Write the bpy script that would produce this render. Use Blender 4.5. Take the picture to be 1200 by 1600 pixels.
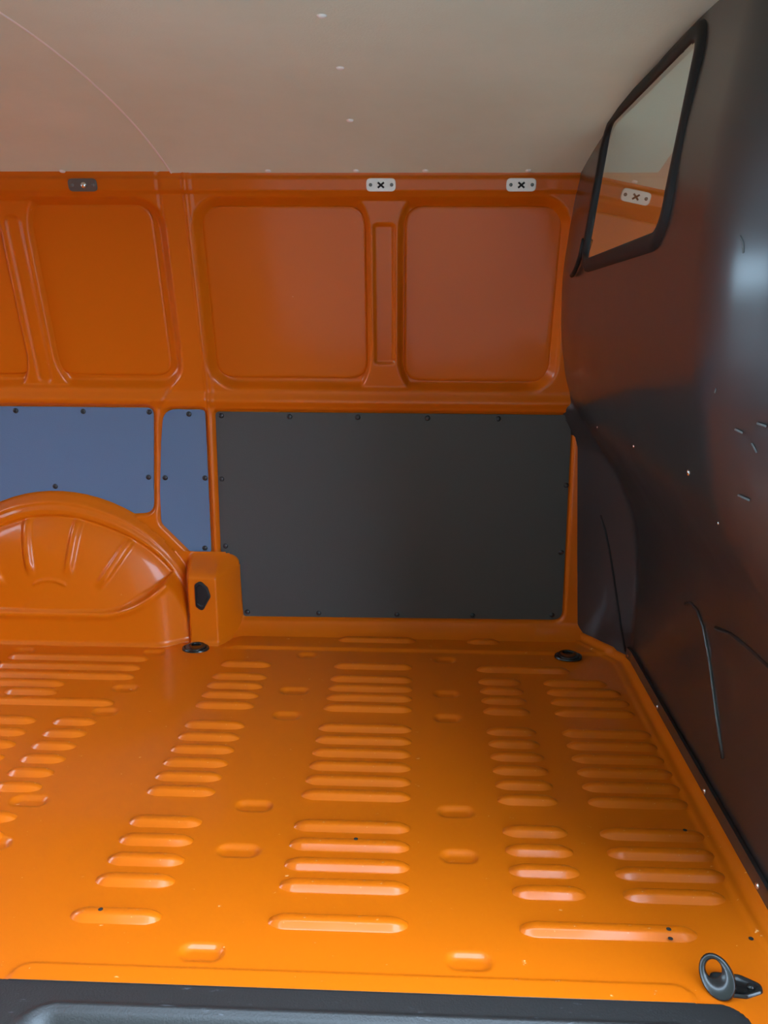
import bpy, bmesh, math
import numpy as np
from mathutils import Matrix, Vector

for o in list(bpy.data.objects):
    bpy.data.objects.remove(o, do_unlink=True)
SC = bpy.context.scene
COL = SC.collection

# ------------------------------------------------------------------ camera
FPX, CAM_H = 1330.0, 1.10            # focal length in pixels of a 1200x1600 frame, height above the load floor
cd = bpy.data.cameras.new('camera')
cam = bpy.data.objects.new('camera', cd)
COL.objects.link(cam)
cd.sensor_fit = 'VERTICAL'
cd.sensor_height = 32.0
cd.lens = FPX / 1600.0 * 32.0
cd.clip_start = 0.02
R = np.array([[0.99919681, 0.01415066, -0.03748992],
              [0.03988519, -0.2610667, 0.96449642],
              [0.00386089, -0.96521704, -0.26142142]])
rx, up, fw = R[:, 0], -R[:, 1], R[:, 2]
cam.matrix_world = Matrix(((rx[0], up[0], -fw[0], 0), (rx[1], up[1], -fw[1], 0),
                           (rx[2], up[2], -fw[2], CAM_H), (0, 0, 0, 1)))
SC.camera = cam

# ------------------------------------------------------------------ world, exposure
w = bpy.data.worlds.new('sky')
SC.world = w
w.use_nodes = True
bg = w.node_tree.nodes['Background']
bg.inputs[0].default_value = (0.56, 0.77, 1.0, 1)
bg.inputs[1].default_value = 19.0
SC.view_settings.view_transform = 'Standard'
SC.view_settings.look = 'None'
SC.view_settings.gamma = 1.0
SC.view_settings.use_curve_mapping = False
SC.view_settings.exposure = -0.2

sl = bpy.data.lights.new('sun', 'SUN')                 # high sun ahead of the van: lights the yard, not the load bay
sl.energy = 2.0; sl.angle = math.radians(1.0); sl.color = (1.0, 0.95, 0.86)
sun = bpy.data.objects.new('sun', sl)
sun.rotation_euler = (0, math.radians(38), 0)
COL.objects.link(sun)

# ------------------------------------------------------------------ materials
def mat(name, col, rough=0.5, metal=0.0, coat=0.0, coat_rough=0.05, spec=0.5):
    m = bpy.data.materials.new(name)
    m.use_nodes = True
    b = m.node_tree.nodes['Principled BSDF']
    b.inputs['Base Color'].default_value = (*col, 1)
    b.inputs['Roughness'].default_value = rough
    b.inputs['Metallic'].default_value = metal
    b.inputs['Coat Weight'].default_value = coat
    b.inputs['Coat Roughness'].default_value = coat_rough
    b.inputs['Specular IOR Level'].default_value = spec
    return m

def nodes(m):
    return m.node_tree.nodes, m.node_tree.links, m.node_tree.nodes['Principled BSDF']

def speckle(m, base, worn, scale, lo, hi, stretch=(1, 1, 1), bump=0.0, bump_scale=200.0, rough=None):
    """worn flecks over a base colour, plus optional fine relief and blotchy gloss"""
    n, l, b = nodes(m)
    tc = n.new('ShaderNodeTexCoord')
    mp = n.new('ShaderNodeMapping'); mp.inputs['Scale'].default_value = stretch
    l.new(tc.outputs['Object'], mp.inputs[0])
    ns = n.new('ShaderNodeTexNoise'); ns.inputs['Scale'].default_value = scale
    ns.inputs['Detail'].default_value = 6; ns.inputs['Roughness'].default_value = 0.65
    l.new(mp.outputs[0], ns.inputs['Vector'])
    cr = n.new('ShaderNodeValToRGB')
    cr.color_ramp.elements[0].position = lo; cr.color_ramp.elements[0].color = (*base, 1)
    cr.color_ramp.elements[1].position = hi; cr.color_ramp.elements[1].color = (*worn, 1)
    l.new(ns.outputs['Fac'], cr.inputs[0])
    l.new(cr.outputs[0], b.inputs['Base Color'])
    if rough:
        n2 = n.new('ShaderNodeTexNoise'); n2.inputs['Scale'].default_value = 7.0; n2.inputs['Detail'].default_value = 5
        l.new(tc.outputs['Object'], n2.inputs['Vector'])
        mr = n.new('ShaderNodeMapRange'); mr.inputs[3].default_value = rough[0]; mr.inputs[4].default_value = rough[1]
        mr.inputs[1].default_value = 0.3; mr.inputs[2].default_value = 0.7
        l.new(n2.outputs['Fac'], mr.inputs[0])
        l.new(mr.outputs[0], b.inputs['Coat Roughness'])
    if bump:
        n3 = n.new('ShaderNodeTexNoise'); n3.inputs['Scale'].default_value = bump_scale; n3.inputs['Detail'].default_value = 3
        l.new(tc.outputs['Object'], n3.inputs['Vector'])
        bp = n.new('ShaderNodeBump'); bp.inputs['Strength'].default_value = bump; bp.inputs['Distance'].default_value = 0.002
        l.new(n3.outputs['Fac'], bp.inputs['Height'])
        l.new(bp.outputs[0], b.inputs['Normal'])

ORANGE = (0.64, 0.126, 0.001)
M_FLOOR = mat('orange_paint_floor', ORANGE, 0.45, coat=0.45, coat_rough=0.12, spec=0.2)
speckle(M_FLOOR, ORANGE, (0.85, 0.42, 0.16), 45.0, 0.675, 0.72, (1, 1.6, 1), rough=(0.08, 0.22))
M_BODY = mat('orange_paint_wall', ORANGE, 0.45, coat=0.38, coat_rough=0.10, spec=0.2)
speckle(M_BODY, ORANGE, (0.85, 0.45, 0.2), 30.0, 0.74, 0.78, rough=(0.06, 0.16))
M_PLY_SKYLIT = mat('skylit_lining_board', (0.10, 0.14, 0.21), 0.50, spec=0.22)  # blue skylight on the two left boards painted into their colour
speckle(M_PLY_SKYLIT, (0.115, 0.175, 0.275), (0.17, 0.23, 0.33), 26.0, 0.72, 0.80, bump=0.25, bump_scale=350.0)
M_PLY = mat('charcoal_lining_board', (0.075, 0.074, 0.070), 0.50, spec=0.22)
speckle(M_PLY, (0.075, 0.074, 0.070), (0.12, 0.12, 0.115), 26.0, 0.72, 0.80, bump=0.25, bump_scale=350.0)
M_CEIL = mat('headlining_board', (0.40, 0.37, 0.32), 0.55)
speckle(M_CEIL, (0.80, 0.89, 0.72), (0.74, 0.83, 0.66), 3.0, 0.35, 0.7, bump=0.2, bump_scale=260.0)
M_BULK = mat('charcoal_bulkhead_paint', (0.018, 0.018, 0.019), 0.40, coat=0.7, coat_rough=0.2)
speckle(M_BULK, (0.018, 0.018, 0.019), (0.07, 0.07, 0.072), 60.0, 0.745, 0.80, (1, 0.6, 1.0), rough=(0.13, 0.24))
M_RUBBER = mat('black_rubber', (0.012, 0.012, 0.013), 0.55, spec=0.3)
M_BLACK = mat('black_plastic', (0.015, 0.015, 0.016), 0.3)
M_TRIM = mat('worn_step_plastic', (0.02, 0.018, 0.017), 0.45)
speckle(M_TRIM, (0.019, 0.017, 0.016), (0.09, 0.09, 0.10), 60.0, 0.64, 0.74, (0.5, 1.5, 1), bump=0.3, bump_scale=300)
M_WHITE = mat('white_plate', (0.93, 0.95, 0.90), 0.35)
M_GREYPLATE = mat('bare_metal_plate', (0.16, 0.17, 0.16), 0.4, 0.6)
M_STEEL = mat('bright_steel', (0.75, 0.75, 0.73), 0.25, 1.0)
M_DARK = mat('dark_hole', (0.008, 0.008, 0.008), 0.8)
M_RING = mat('black_coated_steel', (0.022, 0.021, 0.02), 0.22, 0.2)
M_CLIP = mat('dark_panel_clip', (0.02, 0.022, 0.025), 0.3)
M_CLIPL = mat('pale_ceiling_clip', (0.95, 0.94, 0.88), 0.35)
M_GROUND = mat('pale_concrete', (0.32, 0.31, 0.29), 0.9)
M_BLOCKER = mat('sky_blocker_render', (0.09, 0.10, 0.075), 0.9)  # for the unseen wall added to hold back sky light
speckle(M_GROUND, (0.09, 0.09, 0.085), (0.13, 0.127, 0.12), 12.0, 0.35, 0.7)
M_CAB = mat('grey_cab_trim', (0.25, 0.25, 0.24), 0.7)

def glass_mat():
    m = bpy.data.materials.new('film_tinted_glass')
    m.use_nodes = True
    n, l = m.node_tree.nodes, m.node_tree.links
    n.clear()
    out = n.new('ShaderNodeOutputMaterial')
    mix = n.new('ShaderNodeMixShader'); mix.inputs[0].default_value = 0.72
    tr = n.new('ShaderNodeBsdfTransparent'); tr.inputs[0].default_value = (0.55, 0.6, 0.58, 1)
    gl = n.new('ShaderNodeBsdfGlossy'); gl.inputs['Color'].default_value = (0.92, 0.95, 0.90, 1)
    gl.inputs['Roughness'].default_value = 0.015
    l.new(tr.outputs[0], mix.inputs[1]); l.new(gl.outputs[0], mix.inputs[2])
    l.new(mix.outputs[0], out.inputs[0])
    return m
M_GLASS = glass_mat()
M_CLEAR = bpy.data.materials.new('clear_glass'); M_CLEAR.use_nodes = True
n_, l_ = M_CLEAR.node_tree.nodes, M_CLEAR.node_tree.links
n_.clear()
o_ = n_.new('ShaderNodeOutputMaterial'); x_ = n_.new('ShaderNodeMixShader'); x_.inputs[0].default_value = 0.08
t_ = n_.new('ShaderNodeBsdfTransparent'); t_.inputs[0].default_value = (0.95, 0.98, 0.97, 1); g_ = n_.new('ShaderNodeBsdfGlossy'); g_.inputs['Roughness'].default_value = 0.02
l_.new(t_.outputs[0], x_.inputs[1]); l_.new(g_.outputs[0], x_.inputs[2]); l_.new(x_.outputs[0], o_.inputs[0])

# ------------------------------------------------------------------ helpers
def link(name, me, m=None, parent=None, smooth=True):
    o = bpy.data.objects.new(name, me)
    COL.objects.link(o)
    if m is not None and not me.materials:
        me.materials.append(m)
    if smooth:
        me.polygons.foreach_set('use_smooth', np.ones(len(me.polygons), dtype=bool))
    if parent is not None:
        o.parent = parent
    return o

def bm_obj(name, bm, m, parent=None, smooth=False):
    bmesh.ops.recalc_face_normals(bm, faces=bm.faces)
    me = bpy.data.meshes.new(name)
    bm.to_mesh(me); bm.free()
    return link(name, me, m, parent, smooth)

def empty(name, loc=(0, 0, 0)):
    o = bpy.data.objects.new(name, None)
    o.empty_display_size = 0.05
    o.location = loc
    COL.objects.link(o)
    return o

def structure(o):
    o['kind'] = 'structure'
    return o

def tag(o, label, cat, group=None):
    o['label'] = label; o['category'] = cat
    if group: o['group'] = group
    return o

def ss(a, b, x):
    t = np.clip((x - a) / (b - a), 0, 1)
    return t * t * (3 - 2 * t)

def grid_mesh(name, P, mask=None, flip=False):
    """P: (n, m, 3) array of points; mask: (n-1, m-1) faces kept"""
    n, m = P.shape[:2]
    idx = np.arange(n * m).reshape(n, m)
    q = np.stack([idx[:-1, :-1], idx[1:, :-1], idx[1:, 1:], idx[:-1, 1:]], -1)
    if flip: q = q[..., ::-1]
    q = q[mask] if mask is not None else q.reshape(-1, 4)
    used = np.zeros(n * m, bool); used[q.ravel()] = True
    remap = np.cumsum(used) - 1
    v = P.reshape(-1, 3)[used]; q = remap[q]
    me = bpy.data.meshes.new(name)
    me.vertices.add(len(v)); me.vertices.foreach_set('co', v.astype(np.float32).ravel())
    me.loops.add(q.size); me.loops.foreach_set('vertex_index', q.astype(np.int32).ravel())
    me.polygons.add(len(q)); me.polygons.foreach_set('loop_start', np.arange(0, q.size, 4, dtype=np.int32))
    me.polygons.foreach_set('loop_total', np.full(len(q), 4, dtype=np.int32))
    me.update(calc_edges=True); me.validate()
    return me

def sd_rrect(x, y, x0, x1, y0, y1, r):
    cx, cy, hx, hy = (x0 + x1) / 2, (y0 + y1) / 2, (x1 - x0) / 2, (y1 - y0) / 2
    qx = np.abs(x - cx) - hx + r; qy = np.abs(y - cy) - hy + r
    return np.hypot(np.maximum(qx, 0), np.maximum(qy, 0)) + np.minimum(np.maximum(qx, qy), 0) - r

def sd_poly(x, y, pts):
    d = np.full(x.shape, 1e9); s = np.ones(x.shape)
    n = len(pts)
    for i in range(n):
        ax, ay = pts[i]; bx, by = pts[i - 1]
        ex, ey = bx - ax, by - ay
        wx, wy = x - ax, y - ay
        t = np.clip((wx * ex + wy * ey) / (ex * ex + ey * ey), 0, 1)
        d = np.minimum(d, (wx - ex * t) ** 2 + (wy - ey * t) ** 2)
        c1 = y >= ay; c2 = y < by; c3 = ex * wy > ey * wx
        flip = (c1 & c2 & c3) | (~c1 & ~c2 & ~c3)
        s = np.where(flip, -s, s)
    return s * np.sqrt(d)

def round_poly(pts, radii, seg=6):
    """corner-rounded polygon"""
    out = []; n = len(pts)
    for i in range(n):
        p = np.array(pts[i], float); a = np.array(pts[i - 1], float); b = np.array(pts[(i + 1) % n], float)
        r = radii[i] if hasattr(radii, '__len__') else radii
        if r <= 0: out.append(tuple(p)); continue
        u = a - p; v = b - p; lu, lv = np.linalg.norm(u), np.linalg.norm(v); u /= lu; v /= lv
        ang = math.acos(np.clip(u @ v, -1, 1))
        if ang > 3.0: out.append(tuple(p)); continue
        t = min(r / math.tan(ang / 2), lu * 0.49, lv * 0.49)
        for k in range(seg + 1):
            s = k / seg
            q = (1 - s) ** 2 * (p + u * t) + 2 * s * (1 - s) * p + s * s * (p + v * t)
            out.append(tuple(q))
    return out

def sweep(name, path, prof, m, parent=None, closed=False, smooth=True, upv=(0, 0, 1)):
    """tube: cross-section prof [(a, b)] swept along 3D path"""
    P = [Vector(p) for p in path]; n = len(P); k = len(prof)
    bm = bmesh.new(); rings = []
    for i in range(n):
        a = P[i - 1] if (closed or i > 0) else P[i]
        b = P[(i + 1) % n] if (closed or i < n - 1) else P[i]
        t = (b - a).normalized()
        s = t.cross(Vector(upv))
        s = s.normalized() if s.length > 1e-6 else Vector((1, 0, 0))
        u = s.cross(t).normalized()
        rings.append([bm.verts.new(P[i] + s * x + u * y) for x, y in prof])
    for i in range(n if closed else n - 1):
        r0, r1 = rings[i], rings[(i + 1) % n]
        for j in range(k):
            bm.faces.new((r0[j], r0[(j + 1) % k], r1[(j + 1) % k], r1[j]))
    if not closed:
        bm.faces.new(rings[0]); bm.faces.new(rings[-1][::-1])
    return bm_obj(name, bm, m, parent, smooth)

def circ(r, k=10, ry=None):
    ry = ry or r
    return [(r * math.cos(2 * math.pi * i / k), ry * math.sin(2 * math.pi * i / k)) for i in range(k)]

def dome_mesh(name, r, h, seg=14, rings=4, m=None):
    """low button head, axis -Y (facing the camera side), base at y=0"""
    bm = bmesh.new(); prev = None
    for i in range(rings + 1):
        a = i / rings * math.pi / 2
        if i == rings:
            top = bm.verts.new((0, -h, 0))
            for j in range(seg): bm.faces.new((prev[j], prev[(j + 1) % seg], top))
        else:
            ring = [bm.verts.new((r * math.cos(a) * math.cos(2 * math.pi * j / seg), -h * math.sin(a),
                                  r * math.cos(a) * math.sin(2 * math.pi * j / seg))) for j in range(seg)]
            if prev:
                for j in range(seg): bm.faces.new((prev[j], prev[(j + 1) % seg], ring[(j + 1) % seg], ring[j]))
            prev = ring
    bmesh.ops.recalc_face_normals(bm, faces=bm.faces)
    me = bpy.data.meshes.new(name); bm.to_mesh(me); bm.free()
    if m: me.materials.append(m)
    return me

def box(name, x0, x1, y0, y1, z0, z1, m, parent=None, bevel=0.0):
    bm = bmesh.new()
    bmesh.ops.create_cube(bm, size=1)
    for v in bm.verts:
        v.co = Vector(((x0 + x1) / 2 + v.co.x * (x1 - x0), (y0 + y1) / 2 + v.co.y * (y1 - y0), (z0 + z1) / 2 + v.co.z * (z1 - z0)))
    if bevel:
        bmesh.ops.bevel(bm, geom=list(bm.edges), offset=bevel, segments=2, affect='EDGES', profile=0.5)
    return bm_obj(name, bm, m, parent)

# ------------------------------------------------------------------ van body: shared profiles
X_REAR, X_FRONT = -2.05, 0.72
def wall_y(z):                                   # inner skin: upright to the waist, then leaning in to the roof
    return np.interp(z, [-1, 0.78, 1.40, 2.0], [2.56, 2.56, 2.41, 2.26])

ZP = [-.1, 0, .30, .45, .55, .635, .70, .80, .95, 1.12, 1.30, 1.45, 1.6]
XP = [.648, .648, .646, .628, .592, .540, .492, .440, .408, .398, .408, .430, .455]
KZ = [-.1, 0, .30, .55, .62, .66, .70, .74, .80, 2.0]                  # where the folded corner meets the far wall
KX = [.525, .525, .505, .490, .486, .474, .452, .440, .47, .60]
def bulk_x(Y, z):                                # partition: flat foot, belly towards the load bay, folded corner at the far wall
    Y = np.asarray(Y, float); z = np.asarray(z, float)
    x = sum(np.interp(z + o, ZP, XP) for o in (-.045, -.03, -.015, 0, .015, .03, .045)) / 7
    f = np.interp(z, KZ, KX) + 0.70 * (2.545 - Y)
    h = np.clip(0.5 + 0.5 * (f - x) / 0.012, 0, 1)                     # smooth minimum
    x = f * (1 - h) + x * h - 0.012 * h * (1 - h)
    e = np.clip(1.30 - Y, 0, .4)
    return x + 2.2 * e * e

CY = [2.46, 2.41, 2.27, 2.06, 1.87, 1.70, 1.50, 1.30, 1.12, 0.98]
CZ = [1.362, 1.380, 1.417, 1.462, 1.487, 1.501, 1.510, 1.502, 1.475, 1.430]
CPOLY = np.polyfit(np.array(CY) - 1.7, CZ, 5)
def ceil_z(Y): return np.polyval(CPOLY, np.asarray(Y, float) - 1.7)

# lining panel outlines on the far wall (x, z)
def arch_arc(a0, a1, r, n=14):
    return [(-1.13 + r * math.sin(math.radians(a)), r * math.cos(math.radians(a))) for a in np.linspace(a0, a1, n)]
PANEL_LONG = round_poly([(-1.456, 0.726), (-0.803, 0.726), (-0.824, 0.396)] + arch_arc(32, -32, 0.462) + [(-1.437, 0.396)],
                        [0.015, 0.02, 0.035] + [0] * 14 + [0.035])
PANEL_SLIM = round_poly([(-0.772, 0.722), (-0.645, 0.722), (-0.648, 0.266), (-0.712, 0.266), (-0.802, 0.362), (-0.800, 0.46), (-0.786, 0.62)],
                        [0.045, 0.016, 0.012, 0.015, 0.03, 0.1, 0.1])
PANEL_BIG = round_poly([(-0.613, 0.716), (0.462, 0.716), (0.470, 0.060), (-0.553, 0.052), (-0.560, 0.258), (-0.617, 0.268)],
                       [0.012, 0.01, 0.03, 0.01, 0.04, 0.01])

# ------------------------------------------------------------------ far wall
def make_wall():
    xs = np.arange(X_REAR, 0.661, 0.005); zs = np.arange(-0.005, 1.395, 0.004)
    X, Z = np.meshgrid(xs, zs, indexing='ij')
    p = np.zeros(X.shape)
    # pockets that hold the lining panels, frame proud around them
    sd = np.minimum(np.minimum(sd_poly(X, Z, PANEL_LONG), sd_poly(X, Z, PANEL_SLIM)), sd_poly(X, Z, PANEL_BIG))
    p += 0.012 * ss(0.002, 0.011, sd)
    # window blanks: deep rounded recesses in the upper frame
    for x0, x1 in ((-0.626, 0.408), (-1.60, -0.698), (-2.01, -1.67)):
        s = sd_rrect(X, Z, x0, x1, 0.783, 1.322, 0.085)
        p -= 0.036 * ss(0.004, -0.030, s)
    # struts inside the recesses
    for xc, slot in ((-0.0985, True), (-1.130, False)):
        hw = 0.042 + 0.028 * (np.clip((np.abs(Z - 1.055) - 0.17) / 0.09, 0, 1) ** 2)
        st = ss(hw + 0.012, hw - 0.006, np.abs(X - xc)) * ss(0.76, 0.78, Z) * ss(1.345, 1.325, Z)
        p = p * (1 - st) + np.maximum(p, -0.002) * st
        if slot:
            s = sd_rrect(X, Z, xc - 0.028, xc + 0.028, 0.866, 1.250, 0.008)
            p -= 0.010 * ss(0.004, -0.004, s)
        else:
            s = sd_rrect(X, Z, xc - 0.020, xc + 0.020, 0.80, 1.27, 0.018)
            p -= 0.006 * ss(0.006, -0.006, s)
    # waist rail roll and roof rail
    p += 0.012 * np.exp(-((Z - 0.752) / 0.016) ** 2) * (1 - np.exp(-((X + 0.70) / 0.06) ** 2) * 0.7)
    p += 0.007 * ss(1.326, 1.334, Z) * ss(1.370, 1.362, Z)
    # pillar seam ridges
    for x0, a in ((-0.6335, 0.006), (-0.6215, 0.004)):
        p += a * np.exp(-((X - x0) / 0.004) ** 2) * ss(0.27, 0.30, Z) * (1 - 0.4 * ss(1.36, 1.38, Z))
    xl = np.interp(Z, [.40, .60, .72, .82, .92, 1.17, 1.35], [-.812, -.799, -.781, -.728, -.703, -.707, -.703])
    p -= 0.004 * np.exp(-((X - xl) / 0.004) ** 2) * ss(0.38, 0.42, Z)
    # cove down into the floor
    p += 0.062 * np.clip(1 - Z / 0.052, 0, 1) ** 1.6
    Y = wall_y(Z) - p
    me = grid_mesh('wall_far', np.stack([X, Y, Z], -1), flip=False)
    return structure(link('wall_far', me, M_BODY))
wall = make_wall()

def pressed_panel(x0, x1, z0, z1, r, parent):
    """blank pressed proud of the recess, rolled edge"""
    base = 0.024
    rows = [(0.0, base + 0.002), (0.001, base - 0.0035), (0.004, base - 0.0055), (0.010, base - 0.0060), (0.020, base - 0.0055)]
    bm = bmesh.new(); prev = None
    for ins, depth in rows:
        pts = round_poly([(x0 + ins, z0 + ins), (x1 - ins, z0 + ins), (x1 - ins, z1 - ins), (x0 + ins, z1 - ins)], max(r - ins, .01), 8)
        ring = [bm.verts.new((x, float(wall_y(z)) + depth, z)) for x, z in pts]
        if prev:
            n = len(ring)
            for j in range(n): bm.faces.new((prev[j], prev[(j + 1) % n], ring[(j + 1) % n], ring[j]))
        prev = ring
    bm.faces.new(prev)
    return bm_obj('pressed_panel', bm, M_BODY, parent, True)
for a in ((-0.606, -0.150, 0.818, 1.300), (-0.042, 0.390, 0.812, 1.300), (-1.092, -0.738, 0.822, 1.304), (-1.522, -1.166, 0.822, 1.304), (-1.98, -1.70, 0.822, 1.304)):
    pressed_panel(*a, 0.055, wall)

# ------------------------------------------------------------------ wheel arch
def make_arch():
    xs = np.arange(-1.74, -0.52, 0.004); zs = np.arange(-0.004, 0.50, 0.004)
    X, Z = np.meshgrid(xs, zs, indexing='ij')
    dx = X + 1.13; r = np.hypot(dx, Z); adx = np.abs(dx)
    ang = np.arctan2(dx, np.maximum(Z, 1e-4))
    RI = 0.395 + 0.035 * ss(0.3, 1.2, np.abs(ang)); RO = 0.458
    # ring flange round the arch
    t = np.clip((RO - r) / (RO - RI), 0, 1)
    ring = 0.012 + 0.022 * ss(0, 0.35, t) + 0.016 * ss(0.4, 0.75, t) + 0.006 * np.exp(-((t - 0.42) / 0.08) ** 2)
    # drum
    q = np.clip(r / RI, 0, 1)
    drum = 0.020 + 0.112 * np.sqrt(np.clip(1 - q ** 2.2, 0, 1))
    for a in (-62, -37, -12, 12, 37, 62):
        aa = math.radians(a) + 0.10 * (1 - q) * np.sign(a + .1)
        d = (ang - aa) * r
        drum = drum + 0.011 * np.exp(-(d / 0.013) ** 4) * ss(0.55, 0.68, q) * ss(1.0, 0.97, q)
    # plinth with an edge that sweeps up to the corner
    zc = 0.118 + 0.13 * (np.clip(adx - 0.16, 0, 1) / 0.24) ** 2
    corner = ss(0.30, 0.43, adx)
    pl = (0.138 - 0.05 * corner ** 2) * ss(zc + 0.012, zc - 0.012, Z) + 0.006 * np.exp(-((Z - zc + 0.02) / 0.012) ** 2) * ss(0.44, 0.40, adx)
    inner = np.maximum(drum, np.where(Z < zc + 0.012, pl, 0))
    inner = inner + 0.004 * np.exp(-((Z - 0.205 + 6 * (dx + 0.0) ** 2) / 0.005) ** 2) * ss(0.055, 0.045, adx)
    e = ss(RI - 0.010, RI + 0.002, r)
    p = np.where(r < RO, inner * (1 - e) + ring * e, 0.0)
    # storage box beside the drum
    top = ss(0.275, 0.215, Z)
    side = np.clip((0.578 - adx) / 0.060, 0, 1); side = side ** 0.75
    bxm = 0.118 * side * (0.12 + 0.88 * top) * ss(0.395, 0.435, adx)
    bxm = np.where(Z < 0.275, bxm, 0)
    p = np.maximum(p, bxm)
    # gusset plate between ring and box under the slim panel
    p = np.where((p < 0.013) & (Z < 0.275) & (adx < 0.50), 0.013, p)
    # fillet into the floor
    p = p + 0.012 * np.clip(1 - Z / 0.014, 0, 1) ** 2 * (p > 0.05)
    keep = p > 0.0121
    m = keep[:-1, :-1] & keep[1:, :-1] & keep[1:, 1:] & keep[:-1, 1:]
    P = np.stack([X, 2.56 - p, Z], -1)
    return link('wheel_arch', grid_mesh('wheel_arch', P, m), M_BODY, wall)
arch = make_arch()
# black rubber plug in the box face
bm = bmesh.new()
pts = round_poly([(-0.676, 0.128), (-0.655, 0.112), (-0.640, 0.140), (-0.628, 0.160), (-0.636, 0.190), (-0.658, 0.212), (-0.676, 0.200)], 0.012, 4)
lo = [bm.verts.new((x, 2.4445, z)) for x, z in pts]; hi = [bm.verts.new((x, 2.437, z)) for x, z in pts]
cx = sum(x for x, _ in pts) / len(pts); cz = sum(z for _, z in pts) / len(pts)
inn = [bm.verts.new((cx + (x - cx) * .78, 2.4355, cz + (z - cz) * .78)) for x, z in pts]
ctr = [bm.verts.new((cx + (x - cx) * .70, 2.4385, cz + (z - cz) * .70)) for x, z in pts]
n = len(pts)
for j in range(n):
    k = (j + 1) % n
    for a, b in ((lo, hi), (hi, inn), (inn, ctr)): bm.faces.new((a[j], a[k], b[k], b[j]))
bm.faces.new(ctr)
o = bm_obj('rubber_plug', bm, M_RUBBER, arch); o['label'] = 'black rubber plug'

# ------------------------------------------------------------------ floor
TRIM = (-1.05, 0.535, 0.90, 1.121)                     # step trim outline
DIMPLES = [(-.331, 2.145, .064), (-.331, 2.004, .056), (-.342, 1.605, .064), (-.345, 1.454, .070), (-.353, 1.186, .062),
           (.091, 2.146, .054), (.091, 2.010, .056), (.095, 1.604, .062), (.096, 1.456, .060), (.100, 1.186, .062),
           (-.837, 1.601, .066), (-.797, 2.373, .048), (-.805, 2.138, .056), (-.813, 2.002, .054), (-1.20, 2.372, .05), (-.323, 2.377, .045), (.093, 2.365, .05),
           (-1.30, 1.60, .066), (-.85, 1.454, .066), (-.86, 1.186, .066)]
def make_floor():
    xs = np.arange(X_REAR, 0.666, 0.005); ys = np.arange(0.98, 2.585, 0.004)
    X, Y = np.meshgrid(xs, ys, indexing='ij')
    z = np.zeros(X.shape)
    for x, y, l in DIMPLES:
        s = sd_rrect(X, Y, x - l / 2 - .006, x + l / 2 + .006, y - .019, y + .019, .018)
        z -= 0.0075 * ss(0.004, -0.010, s)
    z += 0.007 * ss(2.412, 2.426, Y) * ss(-0.60, -0.54, X)        # step along the wall foot
    # raised lip against the partition and its folded corner
    bx = bulk_x(Y, 0.0)
    z += 0.016 * ss(-0.030, -0.008, X - bx) + 0.004 * ss(-0.052, -0.044, X - bx) * ss(1.1, 1.2, Y)
    # pressed-down lip at the door edge
    s = sd_rrect(X, Y, -0.655, 0.455, 0.80, 1.150, 0.03)
    z += 0.004 * ss(0.002, -0.003, s)
    tr = sd_rrect(X, Y, TRIM[0], TRIM[1], TRIM[2], TRIM[3], 0.05)
    keep = tr > -0.012
    m = keep[:-1, :-1] & keep[1:, :-1] & keep[1:, 1:] & keep[:-1, 1:]
    return structure(link('floor', grid_mesh('floor', np.stack([X, Y, z], -1), m), M_FLOOR))
floor = make_floor()

RIB_MESH = {}
def rib_mesh(length, wid=0.043, h=0.0115):
    key = round(length, 3)
    if key in RIB_MESH: return RIB_MESH[key]
    prof = [(-1.0, -0.06), (-0.82, 0.10), (-0.48, 0.80), (-0.30, 0.98), (0.0, 1.0), (0.30, 0.98), (0.48, 0.80), (0.82, 0.10), (1.0, -0.06)]
    hl, e = length / 2, 0.030
    st = [(-hl, 0.0), (-hl + e * .12, .30), (-hl + e * .35, .62), (-hl + e * .7, .90), (-hl + e, 1.0),
          (hl - e, 1.0), (hl - e * .7, .90), (hl - e * .35, .62), (hl - e * .12, .30), (hl, 0.0)]
    P = np.zeros((len(st), len(prof), 3))
    for i, (x, s) in enumerate(st):
        for j, (y, z) in enumerate(prof):
            P[i, j] = (x, y * wid / 2 * (0.35 + 0.65 * s), (z * h * s if z > 0 else z * h) - (1 - s) * 0.0006)
    me = grid_mesh('floor_rib', P)
    me.materials.append(M_FLOOR)
    RIB_MESH[key] = me
    return me
def rib(x0, x1, y, dz=0.0, wid=None):
    me = rib_mesh(x1 - x0) if wid is None else rib_mesh(x1 - x0, wid)
    o = link('floor_rib', me, None, floor)
    o.location = ((x0 + x1) / 2, y, dz)
    return o
YS = [2.222, 2.165, 2.109, 2.050, 1.945, 1.886, 1.827, 1.768, 1.709, 1.651, 1.540, 1.479, 1.418, 1.358]
rib(-.573, -.422, 2.303); rib(-.236, -.004, 2.306); rib(.184, .456, 2.302)
for i, y in enumerate(YS):
    k = (2.222 - y)
    rib(-.580 - .022 * k, -.420 - .030 * k, y)
    rib(-.238 - .012 * k, -.002, y)
    rib(.184 + .006 * k, .305 + .026 * k, y)
    rib(.368 + .03 * k, (.548 if i == 0 else .574 if i == 1 else .584 if i < 4 else .600) + (.004 if i > 6 else 0) - (.022 if i == 13 else 0), y)
rib(-.610, -.444, 1.264); rib(-.253, -.003, 1.264); rib(.192, .502, 1.264)
rib(-.240, .008, 2.482, 0.006); rib(.165, .270, 2.484, 0.006)                 # against the wall foot
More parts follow.
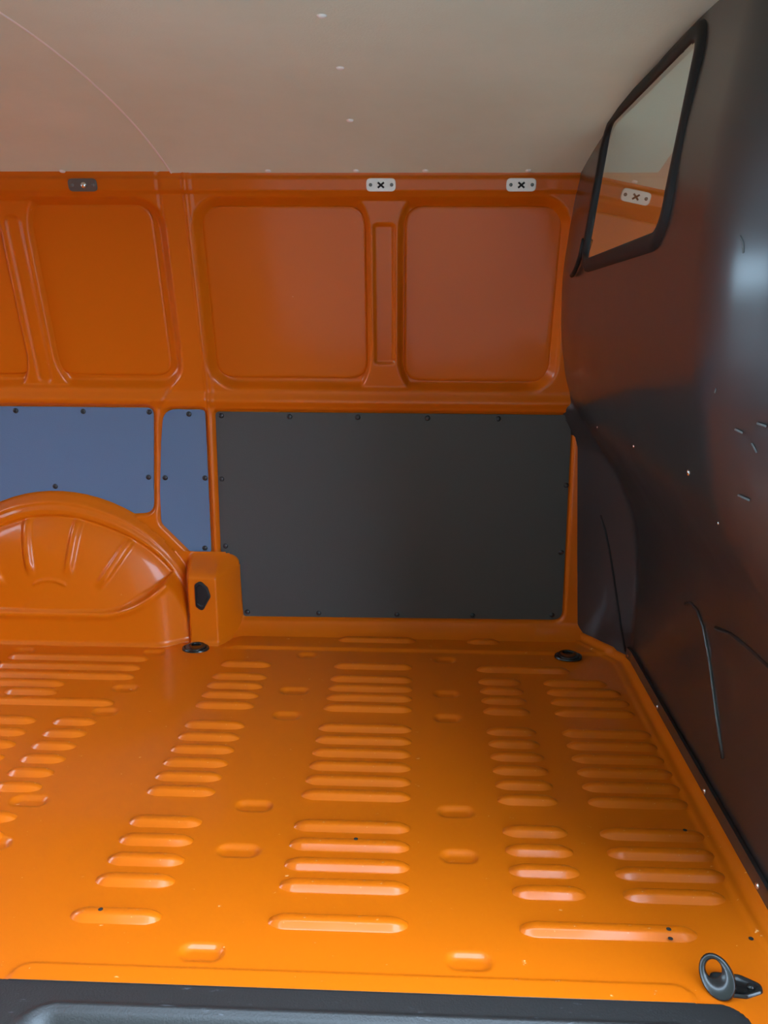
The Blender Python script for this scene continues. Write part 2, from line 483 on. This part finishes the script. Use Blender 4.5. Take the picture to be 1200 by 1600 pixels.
# ribs in front of the wheel arch
for x0, x1, y in ((-1.228, -.797, 2.325), (-1.235, -.801, 2.264), (-1.24, -.800, 2.205), (-1.30, -.981, 2.153), (-1.132, -.981, 2.103), (-1.45, -.805, 2.048),
                  (-1.75, -1.28, 2.325), (-1.75, -1.29, 2.264), (-1.75, -1.29, 2.205), (-1.75, -1.35, 2.153), (-1.75, -1.35, 2.103)):
    rib(x0, x1, y)
for y in YS[4:10]:
    rib(-.930 - .03 * (1.945 - y), -.815 - .05 * (1.945 - y), y)
    rib(-1.19, -.972, y)
    rib(-1.60, -1.38, y)
for y in YS[10:]:
    rib(-1.05, -.836, y); rib(-1.60, -1.38, y)
rib(-1.06, -.84, 1.264)
# drilled holes
me = dome_mesh('drill_hole', 0.0045, 0.0008, 10, 2, M_DARK)
for x, y, z in ((-.555, 1.266, .0115), (-.112, 1.486, .0115), (.563, 1.545, .0115), (.451, 1.262, .0115), (.450, 1.246, .006), (.592, 1.258, .001)):
    o = link('drill_hole', me, None, floor); o.location = (x, y, z); o.rotation_euler.x = -math.pi / 2

# ------------------------------------------------------------------ ceiling
ceiling = structure(empty('ceiling', (0, 1.7, 1.38)))
def board(x0, x1, drop):
    xs = np.linspace(x0, x1, 30); ys = np.linspace(2.445, 0.985, 90)
    X, Y = np.meshgrid(xs, ys, indexing='ij')
    Z = ceil_z(Y) - drop
    top = Z + 0.004
    me = grid_mesh('headlining_board', np.stack([X, Y - 1.7, Z - 1.38], -1))
    return link('headlining_board', me, M_CEIL, ceiling)
board(-0.665, 0.62, 0.0035); board(X_REAR, -0.655, 0.0)
# rolled edge bead where the two boards lap
ys = np.linspace(2.43, 1.0, 60)
sweep('seam_edge', [(-0.665, y - 1.7, float(ceil_z(y)) - 1.38 - 0.002) for y in ys], circ(0.0032, 6), M_CLIPL, ceiling, upv=(1, 0, 0))
me = dome_mesh('ceiling_clip', 0.0085, 0.004, 14, 3, M_CLIPL)
for x, y in ((-.160, 1.50), (-.156, 1.78), (-.162, 2.09), (-.955, 2.392), (-.403, 2.392), (-.17, 2.392), (.012, 2.392), (.281, 2.392), (-1.35, 2.392)):
    o = link('ceiling_clip', me, None, ceiling)
    s = float(ceil_z(y + .01) - ceil_z(y - .01)) / .02
    o.location = (x, y - 1.7, float(ceil_z(y)) - 1.38 - 0.0035); o.rotation_euler.x = math.pi / 2 + math.atan(s)
    o['label'] = 'pale push clip'

# ------------------------------------------------------------------ partition behind the seats
WIN = round_poly([(2.150, 1.156), (2.115, 1.438), (1.490, 1.466), (1.500, 1.188)], [0.03, 0.055, 0.03, 0.06], 8)     # (y, z) daylight opening
def make_bulkhead():
    ys = np.arange(0.995, 2.63, 0.008); zs = np.concatenate([np.arange(-0.01, 1.50, 0.008), [1.53, 1.56]])
    Y, Z = np.meshgrid(ys, zs, indexing='ij')
    X = bulk_x(Y, Z)
    # shallow pressed field and dings
    for y, z, r, d in ((1.18, .90, .015, .003), (1.155, .915, .012, .003), (1.195, .81, .014, .003), (1.62, .30, .05, .003)):
        X = X + d * np.exp(-((Y - y) ** 2 + (Z - z) ** 2) / r ** 2)
    keep = sd_poly(Y, Z, WIN) > 0.006
    m = keep[:-1, :-1] & keep[1:, :-1] & keep[1:, 1:] & keep[:-1, 1:]
    return structure(link('wall_bulkhead', grid_mesh('wall_bulkhead', np.stack([X, Y, Z], -1), m, flip=True), M_BULK))
bulk = make_bulkhead()
def on_bulk(y, z, off=0.0): return (float(bulk_x(y, z)) - off, y, z)
# foot flange with screws
ys = list(np.linspace(1.02, 2.372, 40))
sweep('foot_flange', [on_bulk(y, 0.024, 0.004) for y in ys], [(-.006, -.020), (.006, -.020), (.006, .020), (.002, .027), (-.006, .027)], M_BULK, bulk, smooth=False)
scr = dome_mesh('screw', 0.006, 0.003, 12, 3, M_STEEL)
def screw(y, z, off=0.0, s=1.0):
    o = link('screw', scr, None, bulk); o.location = on_bulk(y, z, off); o.rotation_euler.z = -math.pi / 2; o.scale = (s, s, s)
    o['label'] = 'bright screw head'
for y in (2.36, 2.045, 1.662, 1.36): screw(y, 0.028, 0.010, 1.1)
for y, z, s in ((1.794, .766, .7), (1.377, .801, .9), (2.256, .730, .6), (1.302, .737, .5)): screw(y, z, 0, s)
for pts in ([(1.905, .37), (1.86, .388), (1.81, .389), (1.772, .367), (1.734, .308), (1.696, .251), (1.653, .198), (1.605, .143)],
            [(1.69, .40), (1.593, .426), (1.505, .438), (1.40, .447), (1.2, .455)]):
    sweep('pressed_bead', [on_bulk(y, z, 0.0005) for y, z in pts], circ(0.0045, 8), M_BULK, bulk, upv=(1, 0, 0))
# fold line at the corner
sweep('pressed_bead', [on_bulk(y, z, 0.0) for y, z in ((2.47, .43), (2.455, .39), (2.44, .33), (2.425, .25), (2.40, .10), (2.385, .03))], circ(0.004, 8), M_RUBBER, bulk, upv=(1, 0, 0))

# scrapes left by loads near the door edge
M_SCUFF = mat('bare_scrape', (0.11, 0.11, 0.11), 0.6)
for pts in ([(1.199, 1.160), (1.192, 1.150), (1.190, 1.138)], [(1.194, .903), (1.182, .900)], [(1.160, .917), (1.148, .915)],
            [(1.170, .888), (1.164, .876)], [(1.205, .806), (1.186, .803)], [(1.225, .956), (1.228, .949)]):
    sweep('scrape', [on_bulk(y, z, 0.0002) for y, z in pts], circ(0.0018, 6, 0.0010), M_SCUFF, bulk, upv=(1, 0, 0))

# window: rubber gasket and pane
win = structure(empty('window_1', on_bulk(1.8, 1.17)))
base = Vector(win.location)
def loc(p): return tuple(Vector(p) - base)
cy, cz = 1.81, 1.31
def grow(pts, d):
    out = []
    n = len(pts)
    for i in range(n):
        a, b = np.array(pts[i - 1]), np.array(pts[(i + 1) % n]); t = b - a; t = t / (np.linalg.norm(t) + 1e-9)
        nn = np.array([-t[1], t[0]])
        if (np.array(pts[i]) - [cy, cz]) @ nn < 0: nn = -nn
        out.append((pts[i][0] + nn[0] * d, pts[i][1] + nn[1] * d))
    return out
rows = [(0.002, -0.006), (0.003, 0.004), (0.008, 0.008), (0.022, 0.009), (0.032, 0.006), (0.036, -0.002)]
bm = bmesh.new(); prev = None
for d, h in rows:
    ring = [bm.verts.new(loc(on_bulk(y, z, h))) for y, z in grow(WIN, d)]
    if prev:
        n = len(ring)
        for j in range(n): bm.faces.new((prev[j], prev[(j + 1) % n], ring[(j + 1) % n], ring[j]))
    prev = ring
bm_obj('window_gasket', bm, M_RUBBER, win, True)['label'] = 'black rubber gasket'
sweep('gasket_tail', [loc(on_bulk(y, z, .008)) for y, z in ((2.165, 1.20), (2.185, 1.165), (2.22, 1.14), (2.255, 1.125), (2.288, 1.117))], circ(.006, 8), M_RUBBER, win, upv=(1, 0, 0))
gy = np.linspace(1.48, 2.15, 34); gz = np.linspace(1.14, 1.48, 24)
Y, Z = np.meshgrid(gy, gz, indexing='ij')
# flat pane set in the gasket, leaning with the partition
xm = 0.3995 + (Z - 1.17) * 0.098
keep = sd_poly(Y, Z, WIN) < 0.018
m = keep[:-1, :-1] & keep[1:, :-1] & keep[1:, 1:] & keep[:-1, 1:]
P = np.stack([xm - base.x, Y - base.y, Z - base.z], -1)
link('window_pane', grid_mesh('window_pane', P, m, flip=True), M_GLASS, win)['label'] = 'mirror-tinted glass'

# ------------------------------------------------------------------ rest of the shell: door side, rear, cab, ground
ws = structure(empty('wall_door_side', (0, 0.96, 0)))
box('door_header', -0.70, 0.75, -0.03, 0.03, 1.405, 1.52, M_BODY, ws, 0.008)
box('quarter_panel', X_REAR, -0.70, -0.03, 0.03, -0.02, 1.52, M_BODY, ws, 0.008)
box('door_post', 0.60, 0.75, -0.03, 0.03, -0.30, 1.405, M_BODY, ws, 0.008)
structure(box('ceiling_outer', X_REAR, 1.75, 0.93, 2.60, 1.565, 1.58, M_BODY))
structure(box('wall_outer', X_REAR, 1.75, 2.600, 2.620, -0.32, 1.58, M_BODY))
wr = structure(empty('wall_rear', (X_REAR - 0.02, 1.765, 0)))        # tailgate with its window
box('tailgate_panel', -0.02, 0.024, -0.835, 0.835, -0.32, 0.84, M_BODY, wr)
box('tailgate_header', -0.02, 0.024, -0.835, 0.835, 1.26, 1.58, M_BODY, wr)
for s_ in (-1, 1):
    box('tailgate_side', -0.02, 0.024, min(s_ * 0.55, s_ * 0.835), max(s_ * 0.55, s_ * 0.835), 0.84, 1.26, M_BODY, wr)
w2 = structure(box('window_2', X_REAR - 0.022, X_REAR - 0.018, 1.765 - 0.55, 1.765 + 0.55, 0.84, 1.26, M_CLEAR))
wc = structure(empty('wall_cab', (1.2, 1.7, 0)))
box('cab_floor', -0.50, 0.55, -0.75, 0.89, -0.32, -0.30, M_CAB, wc)
box('cab_side', -0.48, 0.55, 0.875, 0.89, -0.30, 1.56, M_CAB, wc)
box('dash_board', 0.40, 0.55, -0.75, 0.89, -0.30, 0.75, M_CAB, wc, 0.02)
structure(box('ground', -40, 40, -40, 40, -0.66, -0.62, M_GROUND))
structure(box('wall_sky_blocker', -14.0, 2.4, -4.3, -4.0, -0.62, 13.0, M_BLOCKER))  # unseen wall added to block low sky from the door opening

# ------------------------------------------------------------------ step trim at the door
def make_trim():
    xs = np.arange(TRIM[0], TRIM[1] + .001, 0.005); ys = np.arange(0.93, TRIM[3] + .001, 0.003)
    X, Y = np.meshgrid(xs, ys, indexing='ij')
    so = sd_rrect(X, Y, *TRIM, 0.05)
    z = 0.002 - 0.010 * ss(-0.008, 0.0, so)
    sp = sd_rrect(X, Y, -0.600, 0.455, 0.80, 1.064, 0.055)
    z += 0.003 * np.exp(-((sp - 0.004) / 0.004) ** 2) - 0.085 * ss(0.0, -0.075, sp)
    keep = so < 0.001
    m = keep[:-1, :-1] & keep[1:, :-1] & keep[1:, 1:] & keep[:-1, 1:]
    return link('step_trim', grid_mesh('step_trim', np.stack([X, Y, z], -1), m), M_TRIM)
tag(make_trim(), 'black worn plastic step trim with a hollowed tread along the floor edge', 'step trim')

# ------------------------------------------------------------------ lining panels
def lining_panel(pts, clips, label, bmat=None):
    root = tag(empty('lining_panel', (sum(x for x, _ in pts) / len(pts), 2.556, min(z for _, z in pts))), label, 'panel', 'dark lining panels on the far wall')
    ox, oy, oz = root.location
    bm = bmesh.new()
    n = len(pts)
    back = [bm.verts.new((x - ox, 2.559 - oy, z - oz)) for x, z in pts]
    fr = [bm.verts.new((x - ox, 2.5535 - oy, z - oz)) for x, z in pts]
    bm.faces.new(fr); bm.faces.new(back[::-1])
    for j in range(n): bm.faces.new((back[j], back[(j + 1) % n], fr[(j + 1) % n], fr[j]))
    bm_obj('board', bm, bmat or M_PLY, root)
    for x, z in clips:
        c = link('panel_clip', CLIP, None, root); c.location = (x - ox, 2.5536 - oy, z - oz)
    return root
CLIP = dome_mesh('panel_clip', 0.0085, 0.0045, 14, 4, M_CLIP)
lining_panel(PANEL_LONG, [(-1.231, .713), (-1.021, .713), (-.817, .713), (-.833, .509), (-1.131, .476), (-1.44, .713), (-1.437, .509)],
             'long lining panel with painted-in blue skylight and a curved lower edge above the wheel arch', M_PLY_SKYLIT)
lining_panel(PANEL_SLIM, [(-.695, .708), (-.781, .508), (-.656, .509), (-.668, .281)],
             'slim upright lining panel with painted-in blue skylight and a slanted lower corner beside the orange pillar', M_PLY_SKYLIT)
lining_panel(PANEL_BIG, [(-.596, .704), (-.387, .703), (-.18, .703), (.031, .703), (.243, .703), (.452, .703), (-.604, .506), (-.602, .289), (-.540, .066),
                         (-.309, .067), (-.057, .067), (.186, .069), (.438, .075), (.455, .285), (.458, .50)],
             'largest dark grey lining panel, rectangular, between pillar and partition')

# ------------------------------------------------------------------ mounting plates on the roof rail
def mounting_plate(x, label, mp, bolt):
    z = 1.347
    root = tag(empty('mounting_plate', (x, float(wall_y(z)) - 0.021, z)), label, 'bracket', 'mounting plates on the roof rail')
    root.rotation_euler.x = math.atan(0.15 / 0.62)
    pts = round_poly([(-.039, -.0165), (.039, -.0165), (.039, .0165), (-.039, .0165)], 0.012, 5)
    bm = bmesh.new(); n = len(pts)
    rows = [(1.0, .004), (1.0, -.0015), (.96, -.003)]
    prev = None
    for s, y in rows:
        ring = [bm.verts.new((px * s, y, pz * (s if s == 1 else .93))) for px, pz in pts]
        if prev:
            for j in range(n): bm.faces.new((prev[j], prev[(j + 1) % n], ring[(j + 1) % n], ring[j]))
        else: bm.faces.new(ring[::-1])
        prev = ring
    bm.faces.new(prev)
    bm_obj('plate', bm, mp, root)
    for sx in (-.0275, .0285):
        c = link('screw_head', HOLE, None, root); c.location = (sx, -.0028, 0.0005)
    if not bolt:
        for a in (1, -1):                      # cross-shaped slot
            b = box('cross_slot', -.0105, .0105, -.0012, .0008, -.0024, .0024, M_DARK, root)
            b.location = (0, -.003, 0); b.rotation_euler.y = a * math.radians(40)
    else:
        b = link('bolt_head', BOLT, None, root); b.location = (.004, -.003, 0)
    return root
HOLE = dome_mesh('screw_head', 0.0048, 0.0016, 12, 3, M_GREYPLATE)
BOLT = dome_mesh('bolt_head', 0.009, 0.007, 12, 3, M_STEEL)
mounting_plate(-.105, 'white oblong mounting plate on the roof rail above the window strut', M_WHITE, False)
mounting_plate(.265, 'white oblong mounting plate on the roof rail nearest the partition', M_WHITE, False)
mounting_plate(-.907, 'dark metal mounting plate with a bright bolt on the roof rail', M_GREYPLATE, True)

# ------------------------------------------------------------------ lashing rings
def lashing_ring(loc_, rotz, tilt, label, scale=1.0, plate=True, lean=0.0):
    root = tag(empty('lashing_ring', loc_), label, 'lashing ring', 'lashing rings on the floor')
    root.rotation_euler.z = rotz
    root.scale = (scale,) * 3
    # base plate: teardrop with raised rim
    if plate:
        pts = round_poly([(-.030, -.026), (.028, -.026), (.062, -.008), (.062, .008), (.028, .026), (-.030, .026)], .016, 6)
    else:
        pts = [(.042 * math.cos(a), .032 * math.sin(a)) for a in np.linspace(0, 2 * math.pi, 28, endpoint=False)]
    bm = bmesh.new(); prev = None; n = len(pts)
    for s, z in ((1.0, -.001), (.97, .005), (.86, .006), (.78, .002)):
        ring = [bm.verts.new((x * s, y * s, z)) for x, y in pts]
        if prev:
            for j in range(n): bm.faces.new((prev[j], prev[(j + 1) % n], ring[(j + 1) % n], ring[j]))
        prev = ring
    bm.faces.new(prev)
    bm_obj('base_plate', bm, M_RING, root, True)
    # eye: oval ring with a webbed foot, hinged on the plate
    eye = bmesh.new()
    out = [(.0290 * math.cos(a), .034 + .040 * math.sin(a)) for a in np.linspace(0, 2 * math.pi, 32, endpoint=False)]
    inn = [(.0150 * math.cos(a), .048 + .016 * math.sin(a)) for a in np.linspace(0, 2 * math.pi, 32, endpoint=False)]
    t = .0055
    prof_rings = [[(x, -t, y) for x, y in out], [(x * .93, -t * 1.3, .034 + (y - .034) * .93) for x, y in out], [(x * 1.1, -t * 1.3, .048 + (y - .048) * 1.1) for x, y in inn], [(x, -t * .7, y) for x, y in inn],
                  [(x, t * .7, y) for x, y in inn], [(x * 1.1, t * 1.3, .048 + (y - .048) * 1.1) for x, y in inn], [(x * .93, t * 1.3, .034 + (y - .034) * .93) for x, y in out], [(x, t, y) for x, y in out]]
    vr = [[eye.verts.new(c) for c in r] for r in prof_rings]
    for i in range(len(vr)):
        a, b = vr[i], vr[(i + 1) % len(vr)]
        for j in range(32): eye.faces.new((a[j], a[(j + 1) % 32], b[(j + 1) % 32], b[j]))
    e = bm_obj('eye', eye, M_RING, root, True)
    e.location = (-.010, -.034, .006) if plate else (0, -.034, .008); e.rotation_euler = (tilt, lean, 0)
    if not plate: e.scale = (1.05, 0.45, 0.80); e.location = (0, -.028, .0065)
    s = link('screw', scr2, None, root); s.location = (.040 if plate else 0, 0, .004); s.rotation_euler.x = -math.pi / 2
    s['label'] = 'dark screw head'
    return root
scr2 = dome_mesh('screw', 0.007, 0.004, 12, 3, M_RING)
lashing_ring((.515, 1.152, 0.001), math.radians(-6), math.radians(-52), 'black lashing ring with raised eye beside the step trim, nearest the camera', 0.88, lean=math.radians(-34))
lashing_ring((-.675, 2.408, 0.001), 0, math.radians(-90), 'black oval lashing ring lying flat at the foot of the wheel arch box', 1.0, False)
lashing_ring((.467, 2.395, 0.005), 0, math.radians(-90), 'black oval lashing ring lying flat in the far corner by the partition', 1.0, False)
